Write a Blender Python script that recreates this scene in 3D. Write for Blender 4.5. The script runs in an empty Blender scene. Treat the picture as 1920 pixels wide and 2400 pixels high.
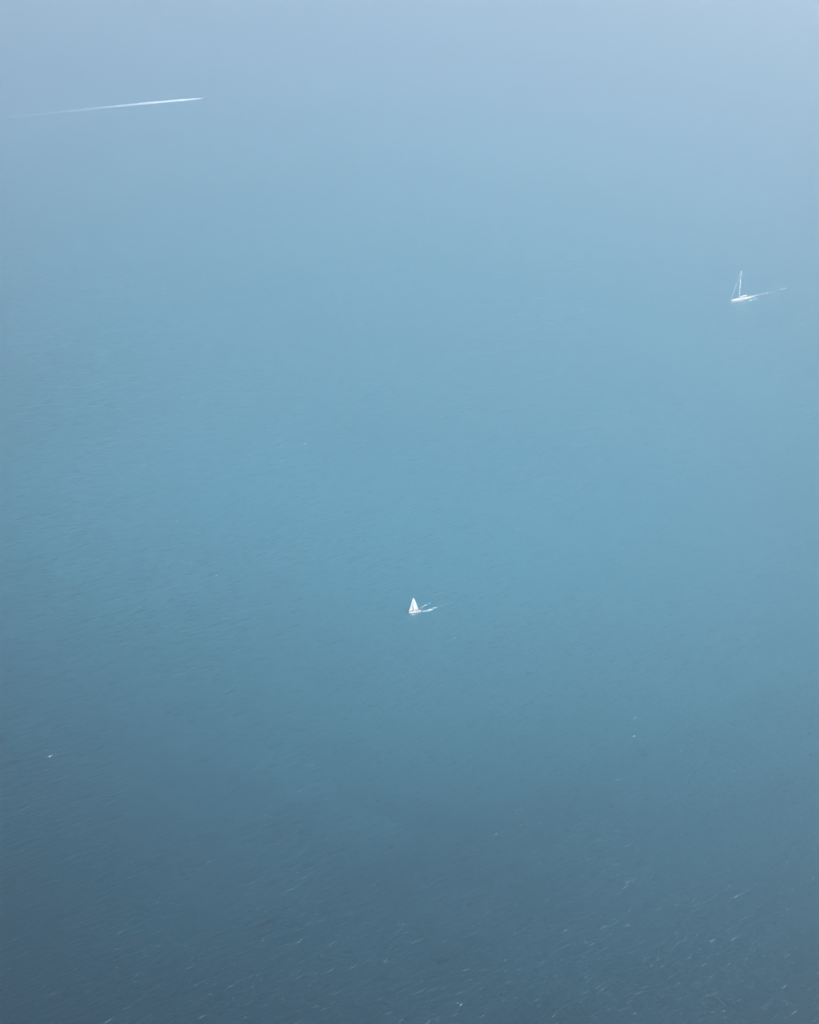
import bpy, bmesh, math, random
import numpy as np
from mathutils import Vector

S = bpy.context.scene
COL = S.collection
rnd = random.Random(11)

# ------------------------------------------------------------------ camera
CAM_H = 720.0
PITCH = math.radians(26.0)
HALF_V = math.radians(20.0)
cam_data = bpy.data.cameras.new('camera')
cam_data.sensor_fit = 'VERTICAL'
cam_data.sensor_height = 24.0
cam_data.lens = 12.0 / math.tan(HALF_V)
cam_data.clip_start = 1.0
cam_data.clip_end = 80000.0
cam = bpy.data.objects.new('camera', cam_data)
COL.objects.link(cam)
cam.location = (0, 0, CAM_H)
cam.rotation_euler = (math.radians(90) - PITCH, 0, 0)
S.camera = cam

# ------------------------------------------------------------------ sky, sun, exposure
SUN_EL = 56
SUN_AZ = 112
w = bpy.data.worlds.new('World')
S.world = w
w.use_nodes = True
wn = w.node_tree.nodes
bg = wn['Background']
sky = wn.new('ShaderNodeTexSky')
sky.sky_type = 'NISHITA'
sky.sun_disc = False
sky.sun_elevation = math.radians(SUN_EL)
sky.sun_rotation = math.radians(SUN_AZ)
sky.altitude = 100
sky.air_density = 1.0
sky.dust_density = 6.0
sky.ozone_density = 2.0
bg.inputs['Strength'].default_value = 0.14
w.node_tree.links.new(sky.outputs[0], bg.inputs['Color'])

sun_data = bpy.data.lights.new('sun', 'SUN')
sun_data.energy = 3.1
sun_data.angle = math.radians(4)
sun_data.color = (1.0, 0.97, 0.92)
sun = bpy.data.objects.new('sun', sun_data)
COL.objects.link(sun)
e, a = math.radians(SUN_EL), math.radians(SUN_AZ)
to_sun = Vector((math.sin(a) * math.cos(e), math.cos(a) * math.cos(e), math.sin(e)))
sun.rotation_euler = to_sun.to_track_quat('Z', 'Y').to_euler()
sun.location = to_sun * 3000

S.view_settings.view_transform = 'Standard'
S.view_settings.look = 'None'
S.view_settings.gamma = 1.0
S.view_settings.use_curve_mapping = False
S.view_settings.exposure = 1.2

S.cycles.use_denoising = True
S.cycles.volume_bounces = 3
S.cycles.max_bounces = 6
S.cycles.use_adaptive_sampling = False

HAZE_DENSITY = 2.8e-4
HAZE_COLOR = (0.86,0.94,0.975)
HAZE_G = 0.78

# ------------------------------------------------------------------ helpers
def tag(o, label=None, cat=None, group=None, kind=None):
    if label: o['label'] = label
    if cat: o['category'] = cat
    if group: o['group'] = group
    if kind: o['kind'] = kind
    return o

def material(name, color, rough=0.5, spec=0.5, metal=0.0, var=0.0, vscale=1.0):
    m = bpy.data.materials.new(name)
    m.use_nodes = True
    nt = m.node_tree
    b = nt.nodes['Principled BSDF']
    b.inputs['Base Color'].default_value = (*color, 1)
    b.inputs['Roughness'].default_value = rough
    b.inputs['Metallic'].default_value = metal
    b.inputs['Specular IOR Level'].default_value = spec
    if var:
        tc = nt.nodes.new('ShaderNodeTexCoord')
        n = nt.nodes.new('ShaderNodeTexNoise')
        n.inputs['Scale'].default_value = vscale
        n.inputs['Detail'].default_value = 4
        mr = nt.nodes.new('ShaderNodeMapRange')
        mr.inputs['To Min'].default_value = 1 - var
        mr.inputs['To Max'].default_value = 1 + var * 0.4
        mx = nt.nodes.new('ShaderNodeVectorMath'); mx.operation = 'SCALE'
        mx.inputs[0].default_value = color
        nt.links.new(tc.outputs['Object'], n.inputs['Vector'])
        nt.links.new(n.outputs['Fac'], mr.inputs['Value'])
        nt.links.new(mr.outputs[0], mx.inputs['Scale'])
        nt.links.new(mx.outputs[0], b.inputs['Base Color'])
    return m

def link_mesh(name, bm, mat, parent=None, smooth=False):
    me = bpy.data.meshes.new(name)
    bmesh.ops.recalc_face_normals(bm, faces=bm.faces[:])
    bm.to_mesh(me); bm.free()
    if smooth:
        for p in me.polygons: p.use_smooth = True
    me.materials.append(mat)
    o = bpy.data.objects.new(name, me)
    COL.objects.link(o)
    if parent: o.parent = parent
    return o

def empty(name, loc, rot):
    o = bpy.data.objects.new(name, None)
    COL.objects.link(o)
    o.location = loc; o.rotation_euler = rot
    return o

def tube(bm, p0, p1, r0, r1=None, n=8, flat=1.0):
    """tapered rod from p0 to p1"""
    r1 = r0 if r1 is None else r1
    p0, p1 = Vector(p0), Vector(p1)
    d = (p1 - p0).normalized()
    u = d.orthogonal().normalized() if abs(d.z) < 0.9 else Vector((1, 0, 0))
    u = (u - d * u.dot(d)).normalized()
    v = d.cross(u)
    A = [bm.verts.new(p0 + (u * math.cos(t) + v * math.sin(t) * flat) * r0) for t in [2 * math.pi * i / n for i in range(n)]]
    B = [bm.verts.new(p1 + (u * math.cos(t) + v * math.sin(t) * flat) * r1) for t in [2 * math.pi * i / n for i in range(n)]]
    for i in range(n):
        bm.faces.new((A[i], A[(i + 1) % n], B[(i + 1) % n], B[i]))
    bm.faces.new(A[::-1]); bm.faces.new(B)

def box(bm, c, s, top=1.0, bevel=0.0):
    """box centred at c; 'top' narrows its upper face"""
    x, y, z = [k / 2 for k in s]
    vs = []
    for dz, k in ((-z, 1.0), (z, top)):
        for dx, dy in ((-x, -y), (x, -y), (x, y), (-x, y)):
            vs.append(bm.verts.new((c[0] + dx * k, c[1] + dy * k, c[2] + dz)))
    fs = [(3, 2, 1, 0), (4, 5, 6, 7), (0, 1, 5, 4), (1, 2, 6, 5), (2, 3, 7, 6), (3, 0, 4, 7)]
    faces = [bm.faces.new([vs[i] for i in f]) for f in fs]
    if bevel:
        es = list({e_ for f in faces for e_ in f.edges})
        bmesh.ops.bevel(bm, geom=es, offset=bevel, segments=2, affect='EDGES')

# point of the sea surface seen at (x, y) of the photograph
FPX = 1200 / math.tan(HALF_V)
def at(x, y):
    u = (x - 960) / FPX; v = (1200 - y) / FPX
    dx, dy, dz = u, math.cos(PITCH) + v * math.sin(PITCH), -math.sin(PITCH) + v * math.cos(PITCH)
    t = -CAM_H / dz
    return (dx * t, dy * t)

# ------------------------------------------------------------------ the sea
CREST = math.radians(32)        # direction in which the crests run
SWELL = []
_r = random.Random(5)
for i in range(16):
    lam = 26 * (1.22 ** (i % 8)) * _r.uniform(.9, 1.1)
    th = CREST + math.pi / 2 + _r.gauss(0, 0.35)
    if i >= 10: th = CREST + math.pi / 2 - 1.35 + _r.gauss(0, 0.3)
    amp = 0.0006 * lam * _r.uniform(.6, 1.2)
    SWELL.append((math.cos(th) * 2 * math.pi / lam, math.sin(th) * 2 * math.pi / lam, amp, _r.uniform(0, 6.28)))

def smooth01(t): 
    t = np.clip(t, 0, 1); return t * t * (3 - 2 * t)

def wave_z(x, y):
    x = np.asarray(x, float); y = np.asarray(y, float)
    z = np.zeros(np.broadcast(x, y).shape)
    for kx, ky, A, ph in SWELL:
        z = z + A * np.sin(kx * x + ky * y + ph)
    fade = smooth01((1750 - np.abs(x)) / 300) * smooth01((6150 - y) / 900) * smooth01((y - 300) / 150)
    return z * fade

def graded(lo, hi, step, far):
    a_ = list(np.arange(lo, hi + step, step))
    s = step; v = a_[-1]
    while v < far:
        s *= 1.35; v += s; a_.append(v)
    s = step; v = a_[0]; b_ = []
    while v > -far:
        s *= 1.35; v -= s; b_.append(v)
    return np.array(b_[::-1] + a_)

gx = graded(-1500, 1500, 5.5, 15000)
gy = np.concatenate([graded(420, 3000, 6.0, 15000)])
gy = np.concatenate([gy[gy < 3000], np.arange(3006, 6200, 9.0), 6200 + np.cumsum(9 * 1.3 ** np.arange(1, 24))])
X, Y = np.meshgrid(gx, gy)
Z = wave_z(X, Y)
nx, ny = len(gx), len(gy)
co = np.stack([X, Y, Z], -1).reshape(-1, 3).astype(np.float32)
idx = np.arange(nx * ny).reshape(ny, nx)
quads = np.stack([idx[:-1, :-1], idx[:-1, 1:], idx[1:, 1:], idx[1:, :-1]], -1).reshape(-1, 4).astype(np.int32)
me = bpy.data.meshes.new('sea')
me.vertices.add(len(co)); me.vertices.foreach_set('co', co.ravel())
me.loops.add(quads.size); me.loops.foreach_set('vertex_index', quads.ravel())
me.polygons.add(len(quads))
me.polygons.foreach_set('loop_start', np.arange(0, quads.size, 4, dtype=np.int32))
me.polygons.foreach_set('loop_total', np.full(len(quads), 4, dtype=np.int32))
me.polygons.foreach_set('use_smooth', np.ones(len(quads), dtype=bool))
me.update(calc_edges=True)
sea = bpy.data.objects.new('sea', me)
COL.objects.link(sea)
tag(sea, kind='structure')

LIGHT_AREA = (40, 1680, 820, 800, 4600)     # area of painted light: centre x, y; half width; reach towards and away from the camera, metres
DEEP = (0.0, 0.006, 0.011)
PAINTED_LIGHT = (0.012, 0.057, 0.079)  # lighter water tone that stands in for stronger light
def sea_material():
    m = bpy.data.materials.new('sea_water'); m.use_nodes = True
    nt = m.node_tree; N = nt.nodes; L = nt.links
    b = N['Principled BSDF']
    b.inputs['IOR'].default_value = 1.333
    b.inputs['Roughness'].default_value = 0.13
    geo = N.new('ShaderNodeNewGeometry')

    def noise(rot, sx, sy, detail=2.0, rough=0.5, off=0.0, dist=0.0):
        mp = N.new('ShaderNodeMapping'); mp.vector_type = 'TEXTURE'
        # TEXTURE mapping: rotates and scales the pattern itself
        mp.inputs['Rotation'].default_value = (0, 0, rot)
        mp.inputs['Scale'].default_value = (sx, sy, 1)
        mp.inputs['Location'].default_value = (off, off * 1.7, 0)
        n = N.new('ShaderNodeTexNoise')
        n.inputs['Scale'].default_value = 1.0
        n.inputs['Detail'].default_value = detail
        n.inputs['Roughness'].default_value = rough
        n.inputs['Distortion'].default_value = dist
        L.new(geo.outputs['Position'], mp.inputs['Vector'])
        L.new(mp.outputs[0], n.inputs['Vector'])
        return n.outputs['Fac']

    def mth(op, p, q=None, clamp=False):
        n = N.new('ShaderNodeMath'); n.operation = op; n.use_clamp = clamp
        for i, v in enumerate((p, q)):
            if v is None: continue
            if isinstance(v, (int, float)): n.inputs[i].default_value = v
            else: L.new(v, n.inputs[i])
        return n.outputs[0]

    # wind sea: crests run along CREST; a cross sea runs the other way and is stronger to the east
    A = noise(CREST, 17.0, 3.6, 2.5, 0.5, 13, 0.3)
    A2 = noise(CREST + .12, 42.0, 10.0, 1.0, 0.5, 57, 0.2)
    Bc = noise(CREST - 1.5, 12.0, 3.0, 2.5, 0.5, 91, 0.3)
    C = noise(CREST - .5, 1.9, .95, 2.0, 0.6, 7)
    big = noise(0.4, 420, 260, 3, 0.55, 900)
    sep = N.new('ShaderNodeSeparateXYZ'); L.new(geo.outputs['Position'], sep.inputs[0])
    east = mth('ADD', mth('MULTIPLY', sep.outputs['X'], 0.0011), mth('MULTIPLY', big, 1.2))
    east = mth('SUBTRACT', east, 0.2, clamp=True)
    h = mth('MULTIPLY', A, mth('SUBTRACT', 1.0, mth('MULTIPLY', east, 0.45)))
    h = mth('MULTIPLY', h, 1.2)
    h = mth('ADD', h, mth('MULTIPLY', A2, 0.9))
    h = mth('ADD', h, mth('MULTIPLY', mth('MULTIPLY', Bc, 0.55), mth('ADD', 0.25, east)))
    h = mth('ADD', h, mth('MULTIPLY', C, 0.22))
    bump = N.new('ShaderNodeBump')
    bump.inputs['Strength'].default_value = 1.0
    bump.inputs['Distance'].default_value = 1.0
    L.new(h, bump.inputs['Height'])
    L.new(bump.outputs[0], b.inputs['Normal'])
    # body colour: deep clear water, with the brighter light of the middle distance painted in
    # as a paler turquoise area whose ragged border is broken up by noise
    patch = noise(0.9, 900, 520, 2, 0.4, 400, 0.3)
    border_noise = noise(0.5, 330, 150, 2, 0.4, 1700, 0.3)
    # the painted light widens with distance, and its near border runs aslant
    dy_ = mth('ADD', mth('SUBTRACT', sep.outputs['Y'], LIGHT_AREA[1]), mth('MULTIPLY', sep.outputs['X'], 0.16))
    px_ = mth('DIVIDE', mth('SUBTRACT', sep.outputs['X'], LIGHT_AREA[0]), mth('ADD', mth('MULTIPLY', mth('MAXIMUM', dy_, 0.0), 0.6), LIGHT_AREA[2]))
    py_ = mth('ADD', mth('DIVIDE', mth('MAXIMUM', dy_, 0.0), LIGHT_AREA[4]), mth('DIVIDE', mth('MINIMUM', dy_, 0.0), LIGHT_AREA[3]))
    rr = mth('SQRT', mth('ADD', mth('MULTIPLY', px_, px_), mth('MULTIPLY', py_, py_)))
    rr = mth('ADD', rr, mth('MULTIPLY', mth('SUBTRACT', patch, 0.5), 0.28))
    rr = mth('ADD', rr, mth('MULTIPLY', mth('SUBTRACT', border_noise, 0.5), 0.10))
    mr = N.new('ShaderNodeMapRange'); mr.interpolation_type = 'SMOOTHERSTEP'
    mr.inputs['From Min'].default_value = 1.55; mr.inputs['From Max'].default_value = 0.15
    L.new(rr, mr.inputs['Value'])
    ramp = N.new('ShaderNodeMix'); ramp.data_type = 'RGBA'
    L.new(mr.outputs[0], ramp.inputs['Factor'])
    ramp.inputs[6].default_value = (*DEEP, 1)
    ramp.inputs[7].default_value = (*PAINTED_LIGHT, 1)
    # wavelets: light crests and dark troughs of the ripples painted into the body colour
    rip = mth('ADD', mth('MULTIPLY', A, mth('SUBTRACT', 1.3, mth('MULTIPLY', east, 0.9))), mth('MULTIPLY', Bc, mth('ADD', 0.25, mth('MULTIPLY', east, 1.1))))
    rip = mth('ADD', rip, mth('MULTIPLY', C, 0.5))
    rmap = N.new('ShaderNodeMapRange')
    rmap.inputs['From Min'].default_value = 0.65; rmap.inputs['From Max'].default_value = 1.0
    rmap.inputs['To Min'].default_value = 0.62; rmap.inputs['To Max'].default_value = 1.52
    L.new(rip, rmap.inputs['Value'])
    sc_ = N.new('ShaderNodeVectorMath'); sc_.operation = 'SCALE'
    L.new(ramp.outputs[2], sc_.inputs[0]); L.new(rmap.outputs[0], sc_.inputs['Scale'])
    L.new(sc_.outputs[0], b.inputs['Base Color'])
    return m
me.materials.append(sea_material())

# ------------------------------------------------------------------ foam
foam_m = material('sea_foam', (0.60, 0.66, 0.70), rough=0.9, spec=0.2, var=0.25, vscale=1.2)

def fleck(bm, x, y, r, ang, asp, rng, lift=0.06):
    """a ragged low mound of foam on the water, longest along ang"""
    n = rng.choice((6, 7, 8, 9))
    z0 = float(wave_z(x, y)) + lift + rng.uniform(0, .05)
    ca, sa = math.cos(ang), math.sin(ang)
    ring = []
    for i in range(n):
        t = 2 * math.pi * i / n
        k = rng.uniform(.45, 1.15)
        px_, py_ = math.cos(t) * r * asp * k, math.sin(t) * r * k
        ring.append(bm.verts.new((x + px_ * ca - py_ * sa, y + px_ * sa + py_ * ca, z0)))
    top = bm.verts.new((x + rng.uniform(-.2, .2) * r, y + rng.uniform(-.2, .2) * r, z0 + min(.18, r * .25)))
    for i in range(n):
        bm.faces.new((ring[i], ring[(i + 1) % n], top))

def streak(bm, x, y, length, width, ang, rng, fill=0.6):
    """a broken line of foam flecks"""
    s = -length / 2
    wob = rng.uniform(-.25, .25)
    while s < length / 2:
        q = 1 - abs(2 * s / length) ** 2
        r = width * (.35 + .65 * q) * rng.uniform(.5, 1.1)
        if rng.random() < fill:
            cx = x + math.cos(ang) * s - math.sin(ang) * (wob * s * s / max(length, 1) + rng.gauss(0, width * .5))
            cy = y + math.sin(ang) * s + math.cos(ang) * (wob * s * s / max(length, 1) + rng.gauss(0, width * .5))
            fleck(bm, cx, cy, r, ang + rng.gauss(0, .3), rng.uniform(1.3, 2.6), rng)
        s += r * rng.uniform(1.0, 2.4)

def cloud(bm, pa, pb, half, n, rlo, rhi, rng, drift=0.2):
    """flecks scattered along the line pa-pb, both points of the photograph"""
    A_, B_ = Vector(at(*pa)), Vector(at(*pb))
    d = B_ - A_; ang = math.atan2(d.y, d.x)
    nrm = Vector((-math.sin(ang), math.cos(ang)))
    for _ in range(n):
        t = rng.random()
        q = A_ + d * t + nrm * rng.gauss(0, half * (.35 + .65 * math.sin(math.pi * t)))
        fleck(bm, q.x, q.y, rng.uniform(rlo, rhi), ang + rng.gauss(0, .35), rng.uniform(1.2, 2.4), rng)

caps = bmesh.new()
rc = random.Random(21)
# whitecaps that stand out singly: (x, y in the photograph, length m, width m)
for x, y, l, wd in [
    (384, 676, 4, .8), (370, 735, 6, .5), (431, 932, 6, .9), (630, 1007, 4, .8), (715, 1040, 5, .6), (335, 1091, 5, .6),
    (779, 1098, 3, .7), (413, 1222, 4, 1.0), (660, 1080, 4, .4), (119, 1772, 3.6, .75), (312, 2020, 2.6, .45), (99, 2165, 1.8, .55),
    (370, 2115, 3, .3), (1066, 1494, 3, .6), (1163, 1955, 1.2, .55), (1487, 1725, 4.5, .45), (1597, 1759, 2.5, .4),
    (1762, 933, 7, .9), (1776, 937, 3, .8), (1310, 877, 2, .8), (1215, 1239, 4, .6), (1420, 802, 5, .5), (1621, 789, 6, .5),
    (1878, 759, 4, .7), (1067, 842, 4, .6), (1488, 1683, 3, .35), (1223, 947, 1.6, .7), (822, 630, 4, .7), (862, 675, 6, .5),
    (33, 658, 6, .5), (1608, 477, 8, .7), (1140, 402, 6, .5), (826, 713, 5, .5), (585, 1066, 4, .4), (1820, 892, 6, .5),
    (1699, 1545, 2, .4), (1765, 1470, 2, .3), (508, 1349, 1.6, .4), (538, 1387, 2, .4), (1081, 2354, 2.4, .4), (1696, 2369, 1.6, .4),
    (1256, 1995, 7, .3), (1245, 1998, 4, .35), (1305, 1983, 3, .3), (1472, 1981, 7, .3), (1439, 2027, 3, .3), (1480, 2065, 8, .3),
    (1465, 2080, 5, .3), (1325, 2181, 4, .3), (1416, 2173, 6, .3), (1389, 2213, 5, .35), (1720, 2201, 6, .35), (1650, 2262, 5, .35),
    (1709, 2260, 5, .3), (1845, 2240, 7, .3), (1834, 2146, 3, .4), (1866, 2171, 1, .45), (1498, 2328, 7, .3), (1527, 2264, 4, .3),
    (1590, 2210, 4, .3), (1614, 2246, 5, .3), (1878, 1918, 4, .35), (1907, 2059, 5, .35), (1831, 2095, 4, .3), (1725, 2101, 4, .3),
    (1108, 2222, 3, .3), (1143, 2020, 3, .3), (1208, 2338, 4, .3), (1839, 2312, 7, .3), (1862, 2373, 6, .35), (1909, 2392, 4, .4),
    (1300, 2380, 5, .3), (825, 2268, 7, .3), (702, 2290, 4, .35), (775, 2275, 6, .25), (912, 2375, 6, .3), (722, 2165, 5, .25),
    (435, 2217, 3, .3), (275, 2268, 2, .3), (445, 2268, 4, .25), (492, 2330, 4, .25), (680, 2085, 5, .25), (787, 2002, 3, .25), (706, 2203, 1.3, .35)]:
    p = at(x, y)
    streak(caps, p[0], p[1], l, wd * (1.0 if y < 1850 else .5), CREST + rc.gauss(0.05, .12), rc, .5)
# the many faint ones, thickest towards the lower right
n_caps = 0
while n_caps < 1400:
    x, y = rc.uniform(-150, 2070), rc.uniform(150, 2600)
    d = .03 + .97 * (max(0, min(1, (y - 1500) / 800)) ** 1.3) * (max(0, min(1, (x + (y - 1500) * .5 - 250) / 1300)) ** .8)
    if rc.random() > d: continue
    p = at(x, y)
    l = min(10, rc.lognormvariate(.75, .6))
    streak(caps, p[0], p[1], l, rc.uniform(.06, .13), CREST + rc.gauss(0.05, .18), rc, .4)
    n_caps += 1
whitecaps = link_mesh('whitecaps', caps, foam_m)
tag(whitecaps, 'thin broken flecks of white foam scattered over the open blue sea', 'foam', kind='stuff')

# ------------------------------------------------------------------ materials of the boats
white = material('white_gelcoat', (0.50, 0.50, 0.49), .3, .5, 0, .05, 1.5)
cream = material('pale_deck_paint', (0.52, 0.49, 0.45), .6, .4, 0, .08, 1.2)
teak = material('teak_planking', (0.42, 0.30, 0.20), .7, .3, 0, .25, 3)
alu = material('pale_painted_spar', (0.85, 0.87, 0.86), .4, .5, 0, .04, 1)
glass = material('dark_tinted_glass', (0.03, 0.035, 0.045), .12, .6)
canvas = material('white_sailcloth', (0.88, 0.89, 0.89), .85, .2, 0, .05, .6)
navy = material('dark_canvas', (0.05, 0.045, 0.06), .9, .2, 0, .2, 2)
steel = material('stainless_wire', (0.55, 0.57, 0.6), .35, .5, .8)
bluehull = material('dark_blue_grey_hull', (0.07, 0.10, 0.14), .35, .5, 0, .1, 1)
rubber = material('grey_rubber_tube', (0.16, 0.18, 0.20), .7, .4, 0, .1, 2)
red_paint = material('antifouling_paint', (0.20, 0.08, 0.08), .8, .2)

# sailcloth lets light through
def sailcloth():
    m = canvas; nt = m.node_tree; b = nt.nodes['Principled BSDF']; out = nt.nodes['Material Output']
    tr = nt.nodes.new('ShaderNodeBsdfTranslucent'); tr.inputs['Color'].default_value = (.95, .95, .94, 1)
    mx = nt.nodes.new('ShaderNodeMixShader'); mx.inputs[0].default_value = .55
    nt.links.new(b.outputs[0], mx.inputs[1]); nt.links.new(tr.outputs[0], mx.inputs[2])
    nt.links.new(mx.outputs[0], out.inputs['Surface'])
sailcloth()

# ------------------------------------------------------------------ hull shapes
def half_beam(t, beam, stern_w, full=.62):
    """t 0 = transom, 1 = stem"""
    m = .42
    if t < m:
        k = t / m
        return beam / 2 * (stern_w + (1 - stern_w) * math.sin(k * math.pi / 2))
    k = (t - m) / (1 - m)
    return beam / 2 * max(0.0, 1 - k ** (2.1)) ** (.85)

def hull_lines(L, beam, free_mid, free_bow, free_stern, draft, stern_w=.78, ns=24):
    st = []
    for i in range(ns + 1):
        t = i / ns
        hb = half_beam(t, beam, stern_w)
        sheer = free_mid + (free_bow - free_mid) * max(0, (t - .35) / .65) ** 1.6 + (free_stern - free_mid) * max(0, (.35 - t) / .35) ** 1.5
        dr = draft * math.sin(math.pi * min(1, max(0, .12 + .86 * t))) ** .7
        x = -L / 2 + L * t
        st.append((t, x, hb, sheer, dr))
    return st

def hull_mesh(st, L, rake, np_=8):
    bm = bmesh.new(); rows = []
    for t, x, hb, sheer, dr in st:
        row = []
        for side in (1, -1):
            pts = []
            for j in range(np_ + 1):
                q = j / np_                      # 0 keel line, 1 sheer
                y = hb * math.sin(q * math.pi / 2) ** .62
                z = -dr + (sheer + dr) * q ** 1.5
                xx = x - rake * (1 - q) * max(0, (t - .7) / .3) ** 1.3
                pts.append((xx, side * y, z))
            row.append(pts)
        line = [bm.verts.new(p) for p in row[0][::-1]] + [bm.verts.new(p) for p in row[1][1:]]
        rows.append(line)
    for r0, r1 in zip(rows[:-1], rows[1:]):
        for k in range(len(r0) - 1):
            bm.faces.new((r0[k], r0[k + 1], r1[k + 1], r1[k]))
    bm.faces.new(rows[0])
    bmesh.ops.remove_doubles(bm, verts=bm.verts[:], dist=.0015)
    return bm

def deck_mesh(st, inset=.06, crown=.05, t0=0, t1=.985, down=.10):
    bm = bmesh.new(); rows = []
    for t, x, hb, sheer, dr in st:
        if t < t0 - 1e-6 or t > t1: continue
        h = max(.02, hb - inset)
        rows.append([bm.verts.new((x, h * k, sheer - down + crown * hb * (1 - k * k))) for k in (-1, -.5, 0, .5, 1)])
    for r0, r1 in zip(rows[:-1], rows[1:]):
        for k in range(4):
            bm.faces.new((r0[k], r1[k], r1[k + 1], r0[k + 1]))
    return bm

def rail_mesh(st, wdt=.10, hgt=.07):
    """toe rail: a thin strip around the sheer"""
    bm = bmesh.new()
    for side in (1, -1):
        prev = None
        for t, x, hb, sheer, dr in st:
            o_ = max(hb, .02)
            ring = [bm.verts.new((x, side * (o_ + .01), sheer)), bm.verts.new((x, side * (o_ + .01), sheer + hgt)),
                    bm.verts.new((x, side * max(.005, o_ - wdt), sheer + hgt)), bm.verts.new((x, side * max(.005, o_ - wdt), sheer))]
            if prev:
                for k in range(4):
                    bm.faces.new((prev[k], prev[(k + 1) % 4], ring[(k + 1) % 4], ring[k]))
            prev = ring
    return bm

def trunk(x0, x1, w0, w1, z, h, slope=.5, nose=1.2):
    """low coachroof: narrows forward, front slopes, rounded plan"""
    bm = bmesh.new()
    n = 10; low = []; up = []
    for side in (1, -1):
        rng_ = range(n + 1) if side == 1 else range(n, -1, -1)
        for i in rng_:
            k = i / n
            x = x0 + (x1 - x0) * k
            wv = (w0 + (w1 - w0) * k) / 2 * (1 - max(0, (k - .75) / .25) ** 2 * .45)
            low.append(bm.verts.new((x, side * wv, z)))
            xt = x - (nose if k > .92 else 0) * (k - .9) * 10 * .5
            up.append(bm.verts.new((xt, side * wv * .86, z + h * (1 - slope * max(0, k - .6)))))
    m_ = len(low)
    for i in range(m_):
        bm.faces.new((low[i], low[(i + 1) % m_], up[(i + 1) % m_], up[i]))
    bm.faces.new(up); bm.faces.new(low[::-1])
    return bm

def sail_mesh(p_tack, p_head, p_clew, belly, roach=.0, lee=(0, 1, 0), n=12, th=.02):
    """curved three-cornered sail; tack-head is the luff, head-clew the leech"""
    T, H, K = Vector(p_tack), Vector(p_head), Vector(p_clew)
    bm = bmesh.new(); lee = Vector(lee); grids = []
    for s in (0, 1):
        g = []
        for i in range(n + 1):
            v = i / n
            a_ = T.lerp(H, v); b_ = K.lerp(H, v)
            b_ = b_ + (K - T) * roach * math.sin(math.pi * v)
            row = []
            for j in range(n + 1):
                u = j / n
                p = a_.lerp(b_, u) + lee * (belly * math.sin(math.pi * min(1, u ** .75)) * (1 - v) ** .6 * (.35 + .65 * math.sin(math.pi * min(1, v + .25))) + s * th)
                row.append(bm.verts.new(p))
            g.append(row)
        grids.append(g)
    g0, g1 = grids
    for i in range(n):
        for j in range(n):
            bm.faces.new((g0[i][j], g0[i][j + 1], g0[i + 1][j + 1], g0[i + 1][j]))
            bm.faces.new((g1[i + 1][j], g1[i + 1][j + 1], g1[i][j + 1], g1[i][j]))
    for i in range(n):
        bm.faces.new((g0[i][0], g0[i + 1][0], g1[i + 1][0], g1[i][0]))
        bm.faces.new((g0[i][n], g1[i][n], g1[i + 1][n], g0[i + 1][n]))
        bm.faces.new((g0[0][i], g1[0][i], g1[0][i + 1], g0[0][i + 1]))
    bmesh.ops.remove_doubles(bm, verts=bm.verts[:], dist=.001)
    return bm

def wheel_mesh(x, y, z, r):
    bm = bmesh.new(); n = 14; pts = [(x, y + r * math.cos(2 * math.pi * i / n), z + r * math.sin(2 * math.pi * i / n)) for i in range(n)]
    for i in range(n): tube(bm, pts[i], pts[(i + 1) % n], .03, n=5)
    for i in range(0, n, 3): tube(bm, (x, y, z), pts[i], .02, n=5)
    tube(bm, (x + .25, y, z - r * .9), (x + .1, y, z), .1, .07, n=6)
    return bm

def lifelines(st, h, step, parent):
    for side in (1, -1):
        prev = None; bm = bmesh.new()
        for k, (t, x, hb, sheer, dr) in enumerate(st):
            if t > .97 or k % step: continue
            base = (x, side * max(.05, hb - .12), sheer); top = (x, side * max(.05, hb - .12), sheer + h)
            tube(bm, base, top, .015, n=5)
            if prev: tube(bm, prev, top, .008, n=4)
            prev = top
        link_mesh('guard_rail', bm, steel, parent)

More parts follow.
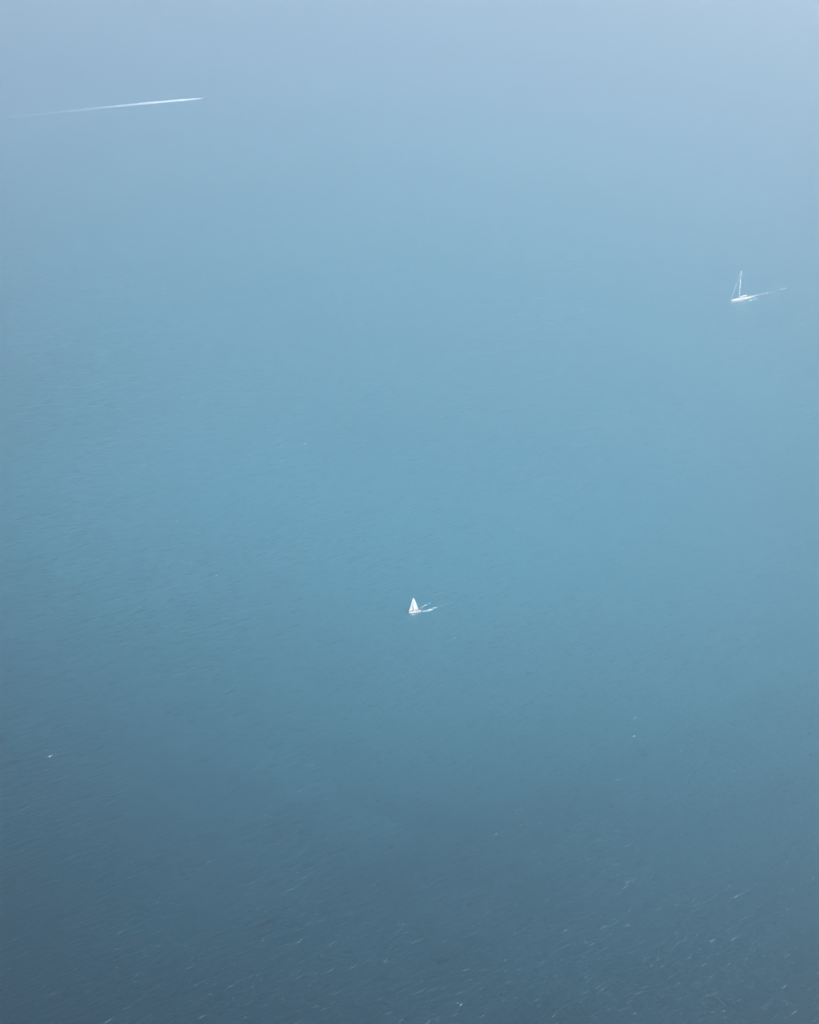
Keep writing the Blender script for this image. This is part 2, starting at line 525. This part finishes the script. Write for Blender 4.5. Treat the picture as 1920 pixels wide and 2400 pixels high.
# ------------------------------------------------------------------ small sailing yacht under full sail
def small_yacht():
    L = 14.3
    bow, stern = Vector(at(957.5, 1439.5)), Vector(at(986, 1433))
    c = (bow + stern) / 2
    head = math.atan2((bow - stern).y, (bow - stern).x)
    r = empty('sailing_yacht', (c.x, c.y, float(wave_z(c.x, c.y))), (math.radians(9), 0, head))
    r.scale = [(bow - stern).length / L] * 3
    tag(r, 'small white sailing yacht under full white sails, trailing a broken wake near the middle', 'sailboat')
    st = hull_lines(L, 4.3, 1.25, 1.65, 1.2, .7)
    link_mesh('hull', hull_mesh(st, L, .9), white, r, True)
    link_mesh('deck', deck_mesh(st), white, r)
    link_mesh('toe_rail', rail_mesh(st), teak, r)
    bm = bmesh.new(); box(bm, (-4.6, 0, 1.14), (4.0, 2.2, .12), 1)
    box(bm, (-4.6, 1.25, 1.32), (4.0, .5, .42), .98, .03); box(bm, (-4.6, -1.25, 1.32), (4.0, .5, .42), .98, .03)
    link_mesh('cockpit', bm, teak, r)
    cab = link_mesh('cabin', trunk(-2.6, 3.3, 2.6, 1.2, 1.15, .62), white, r)
    for side in (1, -1):
        for k in range(3):
            bm = bmesh.new(); box(bm, (-1.5 + k * 1.35, side * (1.235 - .14 * k), 1.50), (.95, .06, .2), 1)
            link_mesh('window', bm, glass, cab)
    bm = bmesh.new()                                        # spray hood over the companionway
    n = 8; prev = None
    for i in range(n + 1):
        t = math.pi * i / n
        ring = [bm.verts.new((xx, 1.15 * math.cos(t) * k, 1.6 + hh * math.sin(t))) for xx, k, hh in ((-1.5, .8, .15), (-2.0, .97, .75), (-2.9, 1.0, .85))]
        if prev:
            for q in range(2): bm.faces.new((prev[q], prev[q + 1], ring[q + 1], ring[q]))
        prev = ring
    link_mesh('spray_hood', bm, navy, r)
    link_mesh('steering_wheel', wheel_mesh(-5.3, 0, 1.85, .5), steel, r)
    lifelines(st, .62, 3, r)
    mx, mh = 0.5, 17.6
    bm = bmesh.new(); tube(bm, (mx, 0, 1.2), (mx - .25, 0, mh), .13, .08, 10)
    mast = link_mesh('mast', bm, alu, r, True)
    for z in (6.5, 11.6):
        for side in (1, -1):
            bm = bmesh.new(); tube(bm, (mx - .1, 0, z), (mx - .35, side * 1.25, z + .12), .05, .03, 6)
            link_mesh('spreader', bm, alu, mast)
    bm = bmesh.new(); tube(bm, (mx - .2, 0, 2.35), (mx - 5.6, -.75, 2.45), .11, .09, 8)
    link_mesh('boom', bm, alu, r, True)
    bm = sail_mesh((mx - .22, 0, 2.5), (mx - .38, 0, 17.1), (mx - 5.5, -.74, 2.62), .55, .09, (0, -1, 0))
    link_mesh('mainsail', bm, canvas, r, True)
    bm = sail_mesh((6.85, 0, 1.9), (mx + .1, 0, 16.7), (mx - 1.2, -1.65, 2.4), .75, -.02, (0, -1, 0))
    link_mesh('headsail', bm, canvas, r, True)
    bm = bmesh.new()
    tube(bm, (7.0, 0, 1.65), (mx - .1, 0, 17.2), .02, n=5)
    tube(bm, (-6.9, 0, 1.25), (mx - .3, 0, 17.5), .012, n=5)
    for side in (1, -1):
        tube(bm, (mx - .35, side * 1.9, 1.3), (mx - .35, side * 1.25, 6.62), .012, n=5)
        tube(bm, (mx - .35, side * 1.25, 6.62), (mx - .3, side * .05, 16.9), .012, n=5)
    link_mesh('rigging', bm, steel, r)
    bm = bmesh.new(); box(bm, (-.2, 0, -1.5), (2.2, .22, 1.9), .8, .03);
    link_mesh('keel', bm, red_paint, r)
    bm = bmesh.new(); box(bm, (-6.0, 0, -.8), (.6, .1, 1.2), .9)
    link_mesh('rudder', bm, red_paint, r)
    return r
near = small_yacht()

# ------------------------------------------------------------------ large yacht under power, sails furled
def large_yacht():
    L = 41.0
    bow, stern = Vector(at(1711.5, 709.5)), Vector(at(1757, 698.5))
    c = (bow + stern) / 2
    head = math.atan2((bow - stern).y, (bow - stern).x)
    r = empty('large_sailing_yacht', (c.x, c.y, float(wave_z(c.x, c.y))), (math.radians(3.0), 0, head))
    r.scale = [(bow - stern).length / L] * 3
    tag(r, 'long white sloop with bare tall mast and furled sails, motoring at upper right', 'sailboat')
    st = hull_lines(L, 8.8, 2.3, 3.1, 2.1, 1.6, .70, 32)
    link_mesh('hull', hull_mesh(st, L, 2.6), white, r, True)
    link_mesh('deck', deck_mesh(st, .12, .03), cream, r)
    link_mesh('toe_rail', rail_mesh(st, .2, .14), white, r)
    cab = link_mesh('deckhouse', trunk(-7.5, 5.5, 5.4, 3.0, 2.15, 1.35, .5, 2.5), white, r)
    for side in (1, -1):
        for k in range(4):
            bm = bmesh.new(); box(bm, (-6.0 + k * 2.5, side * (2.46 - .235 * k), 2.95), (1.9, .12, .48), 1)
            link_mesh('window', bm, glass, cab)
    bm = bmesh.new(); box(bm, (-10.4, 0, 2.18), (5.4, 4.6, .16), 1)
    link_mesh('cockpit', bm, teak, r)
    for side in (1, -1):
        bm = bmesh.new(); box(bm, (-10.2, side * 2.3, 2.5), (4.6, .7, .55), .95, .05)
        link_mesh('cockpit_bench', bm, cream, r)
        link_mesh('steering_wheel', wheel_mesh(-13.4, side * 1.3, 3.1, .7), steel, r)
    bm = bmesh.new(); box(bm, (-10.0, 0, 2.7), (2.2, 1.3, .1), 1, .02); box(bm, (-10.0, 0, 2.45), (.5, .4, .4), 1)
    link_mesh('cockpit_table', bm, teak, r)
    bm = bmesh.new(); box(bm, (-17.0, 0, 2.12), (5.2, 4.9, .1), 1)
    link_mesh('aft_deck', bm, teak, r)
    for x, y, s in ((9.5, 0, 1.5), (13.0, 0, 1.1), (-15.5, 0, 1.3)):
        bm = bmesh.new(); box(bm, (x, y, 2.52), (s, s, .22), .9, .03)
        link_mesh('hatch', bm, glass, r)
    lifelines(st, 1.0, 3, r)
    mx, mh, rake = 2.2, 45.0, -1.0
    def mp(z, y=0, dx=0): return (mx + rake * z / mh + dx, y, z)
    bm = bmesh.new(); tube(bm, mp(2.2), mp(33), .62, .56, 12, .8); tube(bm, mp(33), mp(mh), .56, .34, 12, .8)
    mast = link_mesh('mast', bm, alu, r, True)
    for k, z in enumerate((11.0, 20.0, 28.7, 37.0)):
        sp = (2.9, 2.5, 2.1, 1.4)[k]
        for side in (1, -1):
            bm = bmesh.new(); tube(bm, mp(z), mp(z + .5, side * sp, -.9), .55, .32, 8, .6)
            link_mesh('spreader', bm, alu, mast)
    bm = bmesh.new(); tube(bm, mp(4.9, 0, -.3), mp(5.3, 0, -16.0), .32, .26, 10)
    boom = link_mesh('boom', bm, alu, r, True)
    bm = bmesh.new(); tube(bm, mp(5.75, 0, -.7), mp(5.95, 0, -15.2), .62, .42, 10)
    link_mesh('furled_mainsail', bm, canvas, boom, True)
    bm = bmesh.new(); tube(bm, (19.2, 0, 3.6), mp(25, 0, 8.6), .20, .22, 8); tube(bm, mp(25, 0, 8.6), mp(40, 0, 1.2), .22, .10, 8)
    link_mesh('furled_headsail', bm, canvas, r, True)
    bm = bmesh.new()
    tube(bm, (19.6, 0, 3.1), mp(42.5, 0, .3), .04, n=5)
    tube(bm, (-20.0, 0, 2.2), mp(44.8, 0, -.2), .03, n=5)
    for side in (1, -1):
        prev = (mx - .9, side * 3.9, 2.3)
        for k, z in enumerate((11.5, 20.5, 29.2, 37.5)):
            q = mp(z, side * (2.9, 2.5, 2.1, 1.4)[k], -.9); tube(bm, prev, q, .03, n=5); prev = q
        tube(bm, prev, mp(44), .03, n=5)
    link_mesh('rigging', bm, steel, r)
    return r
far = large_yacht()

# ------------------------------------------------------------------ fast motorboat
def motorboat():
    L = 11.5
    c = Vector(at(483.0, 229.2)); tail = Vector(at(330, 243))
    head = math.atan2((c - tail).y, (c - tail).x)
    r = empty('motorboat', (c.x, c.y, float(wave_z(c.x, c.y)) + .15), (0, math.radians(-3), head))
    r.scale = (1.25, 1.25, 1.25)
    tag(r, 'small dark speedboat racing ahead of a long white wake, upper left', 'motorboat')
    st = hull_lines(L, 3.4, 1.05, 1.45, .95, .6, .9, 18)
    link_mesh('hull', hull_mesh(st, L, 1.4), bluehull, r, True)
    link_mesh('deck', deck_mesh(st, .1, .03), rubber, r)
    bm = bmesh.new()
    for side in (1, -1):
        prev = None
        for t, x, hb, sheer, dr in st:
            p = (x, side * hb, sheer)
            if prev: tube(bm, prev, p, .20, n=7)
            prev = p
    link_mesh('side_tube', bm, rubber, r, True)
    link_mesh('cabin', trunk(-2.2, 2.2, 2.0, 1.2, 1.0, 1.15, .8, 1.6), bluehull, r)
    bm = bmesh.new(); box(bm, (1.35, 0, 1.75), (.12, 1.35, .5), .85)
    link_mesh('windscreen', bm, glass, r)
    for y in (-.6, .6):
        bm = bmesh.new(); box(bm, (-6.0, y, .95), (.65, .45, .85), .75, .06); box(bm, (-6.0, y, .2), (.3, .2, .8), 1)
        link_mesh('outboard_engine', bm, navy, r)
    return r
motorboat()

# ------------------------------------------------------------------ wakes
thin_foam = material('thin_wake_foam', (0.36, 0.43, 0.47), rough=0.9, spec=0.2, var=0.3, vscale=0.9)
rw = random.Random(77)
bm = bmesh.new()
cloud(bm, (990, 1433.5), (1014, 1429), .95, 62, .22, .62, rw)
cloud(bm, (1006, 1429), (1023, 1424), .9, 34, .18, .5, rw)
cloud(bm, (991, 1421.5), (1000, 1417.5), .6, 20, .2, .5, rw)
cloud(bm, (982, 1427), (990, 1423.5), .7, 13, .18, .42, rw)
cloud(bm, (1004, 1415.5), (1010, 1413.5), .4, 8, .15, .4, rw)
cloud(bm, (965, 1441.5), (971, 1440.5), .35, 14, .25, .5, rw)
cloud(bm, (973, 1440), (981, 1437), .3, 14, .2, .4, rw)
cloud(bm, (983, 1436), (988, 1434.5), .35, 9, .2, .4, rw)
cloud(bm, (1023, 1423), (1065, 1410), .5, 34, .08, .2, rw)
cloud(bm, (985, 1430), (991, 1430), .5, 6, .15, .3, rw)
link = link_mesh('yacht_wake', bm, thin_foam)
tag(link, 'broken patches of white foam trailing behind the small yacht under sail', 'wake', kind='stuff')

bm = bmesh.new()
cloud(bm, (1756, 697), (1766, 694.5), 1.84, 78, 0.47, 1.40, rw)
cloud(bm, (1763, 695.5), (1776, 691), 1.95, 57, 0.41, 1.12, rw)
cloud(bm, (1776, 692), (1800, 685), 1.49, 33, 0.27, 0.77, rw)
cloud(bm, (1756, 706), (1764, 701), 0.92, 28, 0.41, 0.98, rw)
cloud(bm, (1766, 702), (1778, 700), 1.03, 28, 0.34, 0.84, rw)
cloud(bm, (1731, 708.5), (1745, 705.5), 0.57, 33, 0.41, 0.91, rw)
cloud(bm, (1712, 710.8), (1728, 709), 0.52, 20, 0.27, 0.70, rw)
cloud(bm, (1785, 690), (1815, 684), 1.38, 31, 0.27, 0.70, rw)
cloud(bm, (1794, 687), (1800, 685.5), 0.92, 13, 0.41, 0.84, rw)
cloud(bm, (1815, 684), (1832, 679), 1.15, 18, 0.20, 0.56, rw)
cloud(bm, (1830, 679), (1842, 675), 2.30, 33, 0.34, 0.84, rw)
cloud(bm, (1782, 697), (1826, 688), 2.07, 20, 0.20, 0.56, rw)
link = link_mesh('large_yacht_wake', bm, thin_foam)
tag(link, 'thin foam trail behind the large yacht with the bare mast', 'wake', kind='stuff')

def wake_strip():
    """churned water behind the speedboat: one ribbon whose foam thins out with distance"""
    P0 = Vector(at(478.5, 229.9)); P1 = Vector(at(330, 243.2)); P2 = Vector(at(0, 277)); 
    P3 = P2 + (P2 - P1) * .9
    pts = [P0, P1, P2, P3]; path = []
    for a_, b_ in zip(pts[:-1], pts[1:]):
        n = max(2, int((b_ - a_).length / 3))
        for i in range(n): path.append(a_.lerp(b_, i / n))
    path.append(P3)
    nw = 8; verts = []; uv = []; dist = 0; pv = path[0]
    for i, p in enumerate(path):
        dist += (p - pv).length; pv = p
        q = path[min(i + 1, len(path) - 1)] - path[max(i - 1, 0)]; q.normalize()
        nrm = Vector((-q.y, q.x))
        half = 1.2 + 17.0 * (1 - math.exp(-dist / 26)) + dist * .004
        half *= 1 + .07 * math.sin(dist * .21) + .09 * math.sin(dist * .083 + 1) + .06 * math.sin(dist * .47)
        for j in range(nw + 1):
            s = -1 + 2 * j / nw
            v = p + nrm * s * half
            hump = .35 * math.exp(-dist / 60) * (1 - s * s)
            verts.append((v.x, v.y, float(wave_z(v.x, v.y)) + .14 + hump)); uv.append((dist, s))
    faces = [(i * (nw + 1) + j, i * (nw + 1) + j + 1, (i + 1) * (nw + 1) + j + 1, (i + 1) * (nw + 1) + j) for i in range(len(path) - 1) for j in range(nw)]
    me = bpy.data.meshes.new('speedboat_wake')
    me.from_pydata(verts, [], faces); me.update()
    at_ = me.attributes.new('wake', 'FLOAT_VECTOR', 'POINT')
    at_.data.foreach_set('vector', [c for u in uv for c in (u[0], u[1], 0)])
    for p in me.polygons: p.use_smooth = True
    o = bpy.data.objects.new('speedboat_wake', me); COL.objects.link(o)
    m = bpy.data.materials.new('churned_foam'); m.use_nodes = True
    nt = m.node_tree; N = nt.nodes; Lk = nt.links
    b = N['Principled BSDF']; b.inputs['Base Color'].default_value = (.46, .52, .56, 1); b.inputs['Roughness'].default_value = .9
    at_n = N.new('ShaderNodeAttribute'); at_n.attribute_name = 'wake'
    sp = N.new('ShaderNodeSeparateXYZ'); Lk.new(at_n.outputs['Vector'], sp.inputs[0])
    def mth(op, p, q=None, clamp=False):
        n = N.new('ShaderNodeMath'); n.operation = op; n.use_clamp = clamp
        for i, v in enumerate((p, q)):
            if v is None: continue
            if isinstance(v, (int, float)): n.inputs[i].default_value = v
            else: Lk.new(v, n.inputs[i])
        return n.outputs[0]
    d, s = sp.outputs['X'], sp.outputs['Y']
    cv = N.new('ShaderNodeFloatCurve')
    c = cv.mapping.curves[0]
    for x_, y_ in ((0, 1), (.12, 1.0), (.19, .90), (.27, .66), (.35, .46), (.43, .32), (.52, .22), (.75, .12)):
        c.points.new(x_, y_)
    c.points[0].location = (0, 1); c.points[-1].location = (1, .0)
    cv.mapping.update()
    Lk.new(mth('DIVIDE', d, 820.0), cv.inputs['Value'])
    cover = cv.outputs[0]
    cmb = N.new('ShaderNodeCombineXYZ'); Lk.new(mth('MULTIPLY', d, .075), cmb.inputs[0]); Lk.new(mth('MULTIPLY', s, 3.0), cmb.inputs[1])
    n1 = N.new('ShaderNodeTexNoise'); n1.inputs['Scale'].default_value = 1.6; n1.inputs['Detail'].default_value = 5; n1.inputs['Roughness'].default_value = .6
    Lk.new(cmb.outputs[0], n1.inputs['Vector'])
    edge = mth('SUBTRACT', 1.0, mth('POWER', mth('ABSOLUTE', s), 4.0))
    # noise, spread so that the share above the threshold follows the cover
    v = mth('ADD', mth('MULTIPLY', mth('SUBTRACT', n1.outputs['Fac'], .5), 2.2), mth('MULTIPLY', cover, 1.15))
    v = mth('MULTIPLY', mth('MULTIPLY', v, edge, True), mth('POWER', cover, .5), True)
    tr = N.new('ShaderNodeBsdfTransparent'); mx = N.new('ShaderNodeMixShader')
    Lk.new(v, mx.inputs[0]); Lk.new(tr.outputs[0], mx.inputs[1]); Lk.new(b.outputs[0], mx.inputs[2])
    Lk.new(mx.outputs[0], N['Material Output'].inputs['Surface'])
    me.materials.append(m)
    tag(o, 'long straight white foam wake fading to the left behind the speedboat', 'wake', kind='thing')
wake_strip()

# ------------------------------------------------------------------ haze
bm = bmesh.new(); box(bm, (0, 0, 475), (34000, 34000, 960))
hm = bpy.data.materials.new('haze_air'); hm.use_nodes = True
nt = hm.node_tree; nt.nodes.remove(nt.nodes['Principled BSDF'])
pv = nt.nodes.new('ShaderNodeVolumePrincipled')
pv.inputs['Color'].default_value = (*HAZE_COLOR, 1)
pv.inputs['Density'].default_value = HAZE_DENSITY
pv.inputs['Anisotropy'].default_value = HAZE_G
nt.links.new(pv.outputs[0], nt.nodes['Material Output'].inputs['Volume'])
haze = link_mesh('haze', bm, hm)
tag(haze, kind='stuff')
